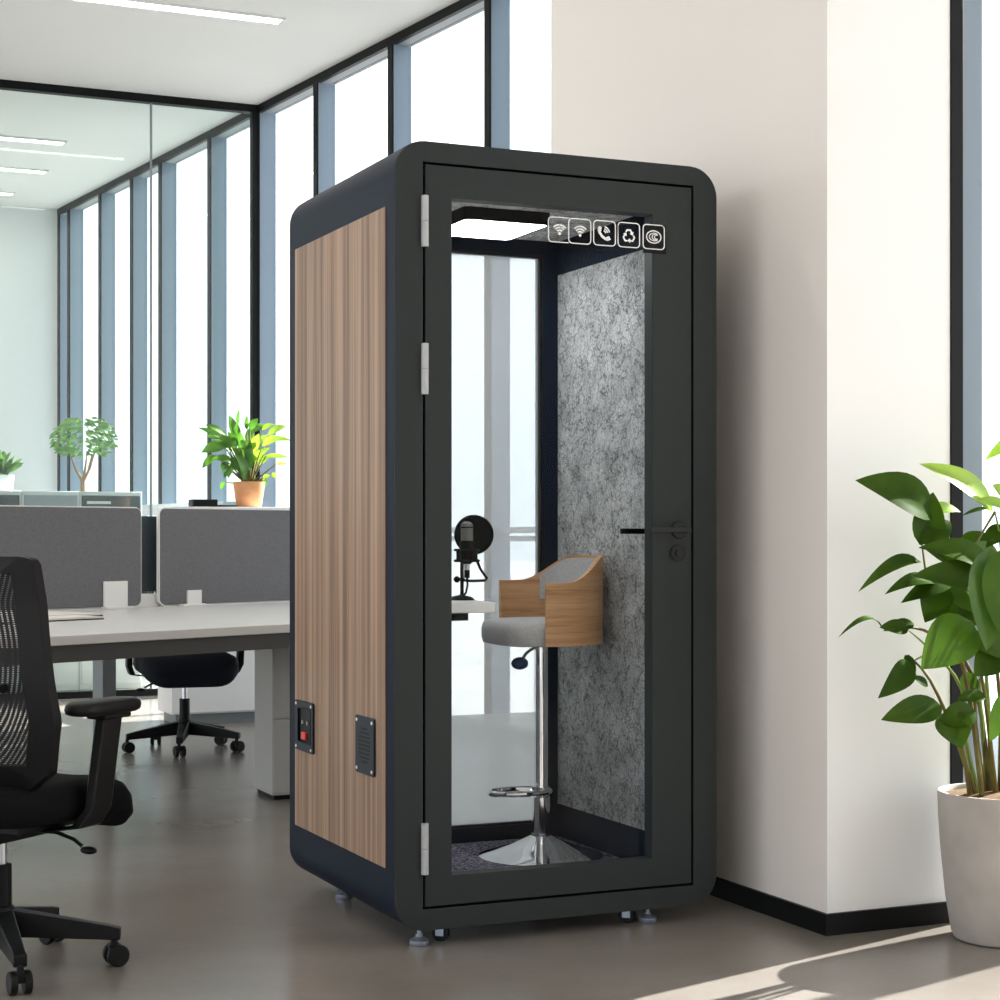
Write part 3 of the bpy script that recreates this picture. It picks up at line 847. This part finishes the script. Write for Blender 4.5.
MB().box(.01, .35, .01, .26, 0, .02).build('plinth', M['black'], ped)
for z0, z1 in ((.03, .34), (.345, .655)):
    MB().box(.004, .356, -.008, 0, z0, z1).build('drawer', M['ped'], ped, .002)

def screen(x0, x1, label, clamp0, clamp1, cz, lip):
    t = thing('desk_screen', label, 'desk screen', (D0.x, D0.y, DZ), math.atan2(DE.y, DE.x), 'grey desk screens')
    o = rrect(x0, x1, .012, .492, .03, 6)
    k = MB(); k.prism(o, 1.745, 1.775, FRONT); k.build('fabric_panel', M['screen'], t, .002)
    k = MB(); k.ring(rrect(x0 - .006, x1 + .006, .006, .498, .04, 6), o, 1.750, 1.770, FRONT); k.build('edge_trim', M['whitec'], t)
    k = MB(); k.box(clamp0, clamp1, 1.733, 1.7445, .004, cz); k.box(clamp0 - lip, clamp1, 1.70, 1.744, 0, .012); k.build('clamp', M['whitec'], t, .002)
    k = MB(); k.box(x0 + .02, x1 - .02, 1.750, 1.770, 0, .011); k.build('foot_rail', M['whitec'], t)
    return t
xa1 = DP(140.5, 1.75); xb0 = DP(160, 1.75)
screen(-1.75, xa1, 'grey fabric desk screen on the left, behind the papers on the desk', DP(103.5, 1.74), DP(127, 1.74), .135, .01)
screen(xb0, xb0 + 1.3, 'grey fabric desk screen on the right, next to the booth, terracotta pot above', DP(187, 1.74), DP(201, 1.74), .08, .05)
# monitor in the gap
mx_ = (xa1 + xb0) / 2 - .02
mon = thing('monitor', 'dark computer monitor seen in the gap between the two desk screens', 'monitor', (D0.x, D0.y, DZ), math.atan2(DE.y, DE.x))
k = MB(); k.prism(rrect(mx_ - .27, mx_ + .27, .075, .455, .01, 4), 1.83, 1.86, FRONT); k.build('display', M['drawerd'], mon, .003)
k = MB(); k.box(mx_ - .03, mx_ + .03, 1.861, 1.875, .01, .30); k.box(mx_ - .12, mx_ + .12, 1.78, 1.885, 0, .065); k.build('monitor_stand', M['whitec'], mon, .002)
# papers
def paper(x0, x1, y0, y1, th, label, curl=0.0):
    k = MB(); n = 8; vs, fs = [], []
    for i in range(n + 1):
        x = x0 + (x1 - x0) * i / n; c = curl * (i / n) ** 2
        for (y, z) in ((y0, 0), (y1, 0), (y1, th), (y0, th)): vs.append((x, y, z + c))
    for i in range(n):
        for q in range(4): fs.append((i*4+q, i*4+(q+1) % 4, i*4+4+(q+1) % 4, i*4+4+q))
    fs += [(0, 1, 2, 3), (n*4+3, n*4+2, n*4+1, n*4)]
    k.add(vs, fs)
    return k
def paper_thing(px0, px1, perp0, perp1, label, name='paper_pad'):
    t = thing(name, label, 'papers', (D0.x, D0.y, DZ), math.atan2(DE.y, DE.x), 'papers on the desk')
    x0, x1 = DP(px0, perp0), DP(px1, perp0)
    k = MB(); k.box(x0 - .3, x1, perp0, perp1, 0, .005); k.build('cover', M['plastic'], t)
    k = paper(x0 - .3, x1 - .004, perp0 + .004, perp1 - .004, .008, ''); 
    o = k.build('pages', M['paper'], t); o.location.z = .0052
paper_thing(48, 104, .90, 1.10, 'cream paper pad with dark cover at the front of the desk papers')
paper_thing(48, 103, 1.16, 1.46, 'cream paper pad behind another pad, nearest the grey desk screen')

# ------------------------------------------------------------------ cabinets, sideboard and plants at the back
CB, _ = on_line(142, (0, 14.35), UR)
def cab(px0, px1, m, label, handle):
    p0, t0 = on_line(px0, CB, UR); p1, t1 = on_line(px1, CB, UR)
    w = t1 - t0; zt = EYE + 43 / F * CB.y
    t = thing('filing_cabinet', label, 'cabinet', (p0.x, p0.y, 0), RZ, 'filing cabinets behind the glass')
    MB().box(0, w, 0, .42, 0, zt).build('cabinet_body', M['white'], t, .003)
    for q in range(3):
        z1 = zt - .03 - q * .47; z0 = z1 - .46
        d = MB().box(.015, w - .015, -.012, -.001, max(.04, z0), z1).build('drawer', m if q == 0 else M['white'], t, .002)
        if handle:
            MB().box(.05, .22, -.03, -.012, z1 - .06, z1 - .04).build('drawer_handle', M['whitec'], d)
cab(-64, 21.5, M['drawerd'], 'dark fronted cabinet below the small plant in the white pot', False)
cab(22, 79, M['drawerg'], 'light grey fronted cabinet between the two dark fronted cabinets', False)
cab(79.5, 142, M['drawerd'], 'dark fronted cabinet with pale drawer handles, rightmost of its row', True)
ztop = EYE + 43 / F * CB.y
# white ledge along the windows of the glass room
# sideboard in front of the glass wall
SB, _ = on_line(172, (0, 11.45), UR)
zs = EYE + 28.5 / F * SB.y
sb = thing('sideboard', 'white sideboard behind the right desk screen, carrying the terracotta pot', 'sideboard', (SB.x, SB.y, 0), RZ)
MB().box(0, 1.35, 0, .36, .06, zs).build('cabinet_body', M['white'], sb, .003)
MB().box(.03, 1.32, .03, .33, 0, .06).build('plinth', M['leg'], sb)
for q in range(2): MB().box(.01 + q*.67, .67 + q*.67, -.014, -.001, .07, zs - .03).build('door', M['white'], sb, .002)
# small black device on the sideboard
dp, _ = on_line(203, SB + UL * .12, UR)
dv = thing('desk_phone', 'small black device lying left of the terracotta pot', 'device', (dp.x, dp.y, zs), RZ)
MB().box(-.075, .075, -.06, .06, 0, .045).build('body', M['plastic'], dv, .006)
MB().box(.075, .20, -.04, .05, 0, .012).build('foot', M['plastic'], dv, .003)

def pot_profile(r0, r1, h, t=.012):
    return [(r0 * .9, 0), (r0, .01), (r1, h), (r1 - t, h), (r1 - t - .004, h - .03), (.001, h - .03)]
# terracotta plant
tp, _ = on_line(249, SB + UL * .16, UR)
plant = thing('potted_plant', 'bushy green plant in a terracotta pot standing just left of the booth', 'plant', (tp.x, tp.y, zs))
u = tp.y / F
k = MB(); k.lathe(pot_profile(12.7 * u, 16 * u, 25.5 * u), 32); k.build('pot', M['terra'], plant)
k = MB(); k.lathe([(.001, 22 * u), (15 * u - .012, 22 * u)], 24); k.build('soil', M['soil'], plant)
def rel(px, py, dy=0.0):
    q = P(px, py, tp.y + dy); return q - Vector((tp.x, tp.y, zs))
kd, kb, ks = MB(), MB(), MB()
bush = [  # tip px, py, base px, py, width px, bright
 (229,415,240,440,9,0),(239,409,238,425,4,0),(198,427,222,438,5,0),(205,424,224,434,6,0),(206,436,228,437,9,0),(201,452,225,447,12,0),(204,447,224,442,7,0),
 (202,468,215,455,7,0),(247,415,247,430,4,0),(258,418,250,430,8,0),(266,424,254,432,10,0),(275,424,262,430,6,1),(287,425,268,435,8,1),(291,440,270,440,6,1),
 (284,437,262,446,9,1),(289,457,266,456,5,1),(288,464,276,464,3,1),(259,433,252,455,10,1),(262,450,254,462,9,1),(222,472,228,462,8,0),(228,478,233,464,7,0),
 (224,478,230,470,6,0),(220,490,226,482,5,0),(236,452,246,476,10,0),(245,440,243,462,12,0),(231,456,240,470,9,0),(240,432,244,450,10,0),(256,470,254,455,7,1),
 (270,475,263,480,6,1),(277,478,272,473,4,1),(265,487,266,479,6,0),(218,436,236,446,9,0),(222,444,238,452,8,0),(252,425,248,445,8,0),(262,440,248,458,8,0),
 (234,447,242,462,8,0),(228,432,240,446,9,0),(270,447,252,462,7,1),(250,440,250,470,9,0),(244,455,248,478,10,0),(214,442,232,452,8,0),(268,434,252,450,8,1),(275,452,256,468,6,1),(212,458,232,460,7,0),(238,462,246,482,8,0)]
for i, (tx, ty, bx, by, w, br) in enumerate(bush):
    dy = random.uniform(-.14, .12)
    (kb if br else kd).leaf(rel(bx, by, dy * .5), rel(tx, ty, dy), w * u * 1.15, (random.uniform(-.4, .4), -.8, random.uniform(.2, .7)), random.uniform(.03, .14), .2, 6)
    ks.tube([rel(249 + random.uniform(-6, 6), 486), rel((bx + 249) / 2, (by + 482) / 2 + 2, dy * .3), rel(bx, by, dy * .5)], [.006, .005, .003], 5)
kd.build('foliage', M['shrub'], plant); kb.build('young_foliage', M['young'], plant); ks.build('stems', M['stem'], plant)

# small tree behind the cabinets
tr, _ = on_line(83, CB + UL * .62, UR)
tree = thing('potted_tree', 'small slender tree with a round leafy crown standing behind the cabinets', 'plant', (tr.x, tr.y, 0))
u2 = tr.y / F
k = MB(); k.lathe(pot_profile(.13, .17, .32), 28); k.build('pot', M['white'], tree)
def rel2(px, py, dy=0.0): return P(px, py, tr.y + dy) - Vector((tr.x, tr.y, 0))
k = MB(); k.tube([(0, 0, .28), rel2(83, 500), rel2(83, 481)], [.022, .02, .017], 8)
for (x, y, m_) in ((70, 455, (76, 470)), (87, 455, (85, 470)), (92, 455, (88, 472)), (98, 440, (90, 468))):
    k.tube([rel2(83, 482), rel2(*m_), rel2(x, y)], [.013, .009, .005], 6)
k.build('trunk', M['bark'], tree)
k = MB()
for q in range(330):
    while True:
        a, c = random.uniform(-1, 1), random.uniform(-1, 1)
        if a*a + c*c < 1: break
    x = 84 + a * 30; y = 436 + c * 20 + abs(a) * 4
    if y > 452 and x < 66: continue
    dy = random.uniform(-.2, .2)
    b0 = rel2(x, y, dy); an = random.uniform(-.5, .9) + (0 if x > 84 else math.pi - .4)
    L_ = random.uniform(5, 9) * u2
    k.leaf(b0, b0 + Vector((math.cos(an) * L_, random.uniform(-.04, .04), -abs(math.sin(an)) * L_ * .8)), random.uniform(2.6, 4.0) * u2, (random.uniform(-.5, .5), -.8, .6), .1, .15, 4)
k.build('foliage', M['treelf'], tree)
# small plant in a white pot on the cabinets
sp_, _ = on_line(4, CB + UL * .16, UR)
spl = thing('potted_plant', 'small leafy plant in a white pot at the left edge, on the cabinets', 'plant', (sp_.x, sp_.y, ztop))
u3 = sp_.y / F
k = MB(); k.lathe(pot_profile(8.5 * u3, 10 * u3, 16 * u3, .01), 28); k.build('pot', M['white'], spl)
k = MB()
for q in range(60):
    a = random.uniform(-1, 1); x = a * 18; h = random.uniform(2, 27) * (1 - .35 * a * a)
    b0 = Vector((x * .35 * u3, random.uniform(-.05, .05), (15 + h * .4) * u3)); t0 = Vector((x * u3 * 1.1, random.uniform(-.1, .1), (16 + h) * u3))
    k.leaf(b0, t0, random.uniform(4, 6) * u3, (random.uniform(-.4, .4), -.8, .5), .1, .2, 5)
k.build('foliage', M['treelf'], spl)

# ------------------------------------------------------------------ large plant in the stone pot, right
PC = Vector((1.398, 4.998)); PZ = .409
big = thing('potted_plant', 'large green leafy plant in a tall round stone coloured pot on the right', 'plant', (PC.x, PC.y, 0))
k = MB(); k.lathe([(.125, 0), (.135, .004), (.142, .02), (.158, .12), (.170, .24), (.177, .34), (.179, PZ - .004), (.177, PZ), (.169, PZ), (.166, PZ - .004), (.165, PZ - .035), (.001, PZ - .035)], 56)
k.build('pot', M['pot'], big)
k = MB(); k.lathe([(.001, PZ - .004), (.08, PZ - .006), (.1655, PZ - .014)], 40); k.build('soil', M['soil'], big)
def relb(px, py, Y): return P(px, py, Y) - Vector((PC.x, PC.y, 0))
kd, kb, ks, kr = MB(), MB(), MB(), MB()
# base px,py, tip px,py, width px, depth base, depth tip, bright, arch, up
leaves = [
 (934,515,859,478,44,4.95,4.86,0,.10,(.1,-.85,.5)), (920,545,934,492,34,4.93,4.95,0,.05,(.3,-.9,.2)),
 (993,512,923,461,30,4.9,4.84,1,.10,(.25,-.75,.6)), (1032,432,985,459,16,4.9,4.86,1,.06,(.1,-.7,.7)),
 (1030,520,993,484,34,4.95,4.9,1,.05,(0,-.8,.6)), (1012,512,976,500,20,4.86,4.83,1,.08,(0,-.6,.8)),
 (923,544,951,520,28,4.92,4.96,0,.10,(-.3,-.9,.2)), (928,512,961,510,16,5.02,5.04,2,.12,(0,-.7,.7)),
 (990,508,962,515,7,5.0,4.98,0,.05,(0,-.5,.9)), (992,566,921,545,29,4.86,4.80,0,.10,(.1,-.75,.6)),
 (921,562,861,585,16,4.9,4.8,0,.20,(.1,-.7,.7)), (990,590,915,573,36,4.83,4.76,0,.10,(.1,-.75,.6)),
 (934,583,887,590,17,4.86,4.78,0,.16,(0,-.7,.7)), (952,582,902,601,20,4.88,4.8,0,.08,(0,-.8,.6)),
 (938,580,926,622,36,4.9,4.85,0,.08,(.2,-.95,.1)), (960,575,972,612,40,4.97,4.95,0,.06,(0,-.95,.1)),
 (972,622,922,668,48,4.80,4.74,3,.08,(.1,-.9,.4)), (882,628,841,630,8,4.82,4.72,0,.22,(0,-.5,.9)),
 (908,629,880,627,16,4.84,4.8,0,.05,(.2,-.85,.5)), (914,624,884,630,13,4.86,4.83,0,.1,(0,-.8,.5)),
 (910,662,881,697,24,4.84,4.78,0,.20,(.3,-.9,.3)), (942,707,882,719,29,4.82,4.74,0,.05,(.1,-.85,.5)),
 (928,686,912,676,10,4.9,4.88,0,.05,(0,-.8,.6)), (945,712,962,748,36,4.85,4.80,0,.08,(.1,-.95,.3)),
 (976,712,938,722,26,4.86,4.82,0,.06,(.1,-.85,.5)), (990,548,988,650,52,4.78,4.72,3,.06,(.2,-.95,.1)),
 (1012,545,1004,640,48,4.74,4.70,3,.04,(-.2,-.95,.2)), (1004,652,962,640,30,4.82,4.76,0,.14,(.1,-.8,.5)),
 (998,650,975,676,30,4.80,4.78,0,.1,(0,-.95,.2)), (985,695,957,700,16,4.95,4.9,0,.06,(0,-.8,.6)),
 (1000,560,968,545,22,4.92,4.88,3,.06,(0,-.8,.6)), (1008,528,980,548,20,4.95,4.9,0,.1,(0,-.8,.6)),
 (968,655,950,640,22,4.95,4.92,0,.05,(0,-.9,.4)), (960,600,985,625,30,5.0,5.0,0,.05,(0,-.95,.2)),
 (945,600,968,632,34,5.02,5.0,0,.05,(0,-.95,.2)), (960,548,985,532,18,5.02,5.04,0,.05,(0,-.9,.3)),
 (966,672,972,700,18,4.98,4.96,3,.05,(0,-.95,.1)), (1010,690,990,742,22,4.9,4.88,3,.05,(0,-.95,.1)),
 (1015,600,990,640,30,4.95,4.95,0,.05,(0,-.95,.2)), (905,655,916,672,9,4.9,4.88,0,.05,(0,-.9,.3)),
 (950,560,925,548,18,5.05,5.02,0,.05,(0,-.8,.5)), (970,590,1000,600,30,5.05,5.05,0,.05,(0,-.9,.3)),
 (940,545,962,565,24,5.05,5.04,0,.05,(0,-.95,.2)), (1030,470,1060,430,34,5.0,5.0,1,.1,(0,-.8,.6)),
 (1035,560,1090,560,44,4.95,4.9,0,.1,(0,-.8,.6)), (1040,610,1085,650,44,4.9,4.85,3,.1,(0,-.8,.6)),
 (1025,500,1070,480,40,5.05,5.05,0,.1,(0,-.8,.6))]
mid = MB()
for (bx, by, tx, ty, w, y0, y1, br, ar, up) in leaves:
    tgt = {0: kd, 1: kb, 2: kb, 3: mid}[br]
    tgt.leaf(relb(bx, by, y0), relb(tx, ty, y1), w * 4.9 / F * 1.06, up, ar, .22, 10, .40)
stems = [((985, 795), (975, 720), (978, 640), (990, 600)), ((978, 795), (966, 740), (962, 690), (935, 655), (912, 662)), ((975, 795), (955, 735), (930, 680), (908, 655)),
         ((992, 795), (988, 700), (980, 620), (960, 580)), ((1000, 795), (1000, 700), (990, 620), (985, 570)), ((1005, 795), (1008, 690), (1004, 600), (1000, 540), (995, 512)),
         ((970, 795), (962, 745), (950, 712)), ((1012, 795), (1018, 700), (1015, 600), (1030, 520)), ((996, 795), (984, 690), (972, 625)), ((988, 795), (982, 720), (980, 680), (1000, 655)),
         ((982, 795), (970, 700), (955, 640), (930, 590), (922, 545)), ((1008, 795), (1012, 640), (1025, 540), (1032, 432)), ((990, 795), (975, 680), (940, 640), (915, 628), (886, 628)), ((935, 655), (920, 640), (908, 630)), ((995, 512), (975, 545), (960, 575))]
for i, s_ in enumerate(stems):
    y0 = random.uniform(4.93, 5.08)
    pts = []
    for q, (x, y) in enumerate(s_):
        f_ = q / (len(s_) - 1)
        pts.append(relb(x, y, y0 * (1 - f_) + 4.90 * f_))
    # smooth the polyline
    sm = []
    for q in range(len(pts) - 1):
        for t in (0, .34, .67):
            a = pts[max(0, q-1)]; b_ = pts[q]; c = pts[q+1]; d = pts[min(len(pts)-1, q+2)]
            sm.append(.5 * ((2*b_) + (-a + c)*t + (2*a - 5*b_ + 4*c - d)*t*t + (-a + 3*b_ - 3*c + d)*t*t*t))
    sm.append(pts[-1])
    thick = i not in (13, 14)
    rr = [(.0078 if thick else .004) * (1 - .72 * q / (len(sm) - 1)) for q in range(len(sm))]
    (kr if i % 2 == 0 else ks).tube(sm, rr, 8)
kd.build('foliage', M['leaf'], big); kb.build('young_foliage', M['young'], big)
mid.build('foliage', leafmat('mid_leaf', (.038, .105, .005), (.075, .165, .010), .25, .03), big)
ks.build('stems', leafmat('green_stem', (.16, .24, .04), (.22, .30, .06), .1), big); kr.build('brown_stems', M['stemr'], big)

# ------------------------------------------------------------------ added unseen block, far right outside, keeps the sun off the window side
SUN = Vector((.76, .65)).normalized(); EL = math.radians(31)
a = WA + SUN * 14 - WD * .7; c = WA + WD * 1.9 + SUN * 14
k = MB(); k.prism([a, c, c + SUN * 4, a + SUN * 4], -.6, 17)
struct(k.build('neighbouring_building', M['tower']))

# ------------------------------------------------------------------ light, sky, camera
w = bpy.data.worlds.new('sky'); SC.world = w; w.use_nodes = True
N, L = w.node_tree.nodes, w.node_tree.links
bg = N['Background']
tc = N.new('ShaderNodeTexCoord'); sx = N.new('ShaderNodeSeparateXYZ'); L.new(tc.outputs['Generated'], sx.inputs[0])
mr = N.new('ShaderNodeMapRange'); mr.inputs['From Min'].default_value = -.3; mr.inputs['From Max'].default_value = .7; L.new(sx.outputs['Z'], mr.inputs['Value'])
r = ramp(N, [(.0, (.86, .88, .90)), (.30, (.84, .90, .94)), (.38, (.93, .97, 1.0)), (.55, (.96, .985, 1.0)), (1.0, (.80, .90, 1.0))])
L.new(mr.outputs[0], r.inputs['Fac']); L.new(r.outputs['Color'], bg.inputs['Color'])
bg.inputs['Strength'].default_value = 2.8
sl = bpy.data.lights.new('sun', 'SUN'); so = bpy.data.objects.new('sun', sl); COL.objects.link(so)
sl.energy = 35.0; sl.angle = math.radians(.6); sl.color = (1, .95, .88)
sd = Vector((SUN.x * math.cos(EL), SUN.y * math.cos(EL), math.sin(EL)))
so.rotation_euler = sd.to_track_quat('Z', 'Y').to_euler()
so.location = (8, 14, 12)

cam = bpy.data.cameras.new('camera'); co = bpy.data.objects.new('camera', cam); COL.objects.link(co)
co.location = (0, 0, EYE); co.rotation_euler = (math.pi/2, 0, 0)
cam.sensor_width = 36; cam.lens = 36 * F / 1000; cam.shift_y = (HOR - 500) / 1000
cam.clip_end = 400
SC.camera = co
SC.cycles.caustics_reflective = False; SC.cycles.caustics_refractive = False
SC.view_settings.view_transform = 'Standard'; SC.view_settings.look = 'None'
SC.view_settings.exposure = 0.0; SC.view_settings.gamma = 1.0; SC.view_settings.use_curve_mapping = False
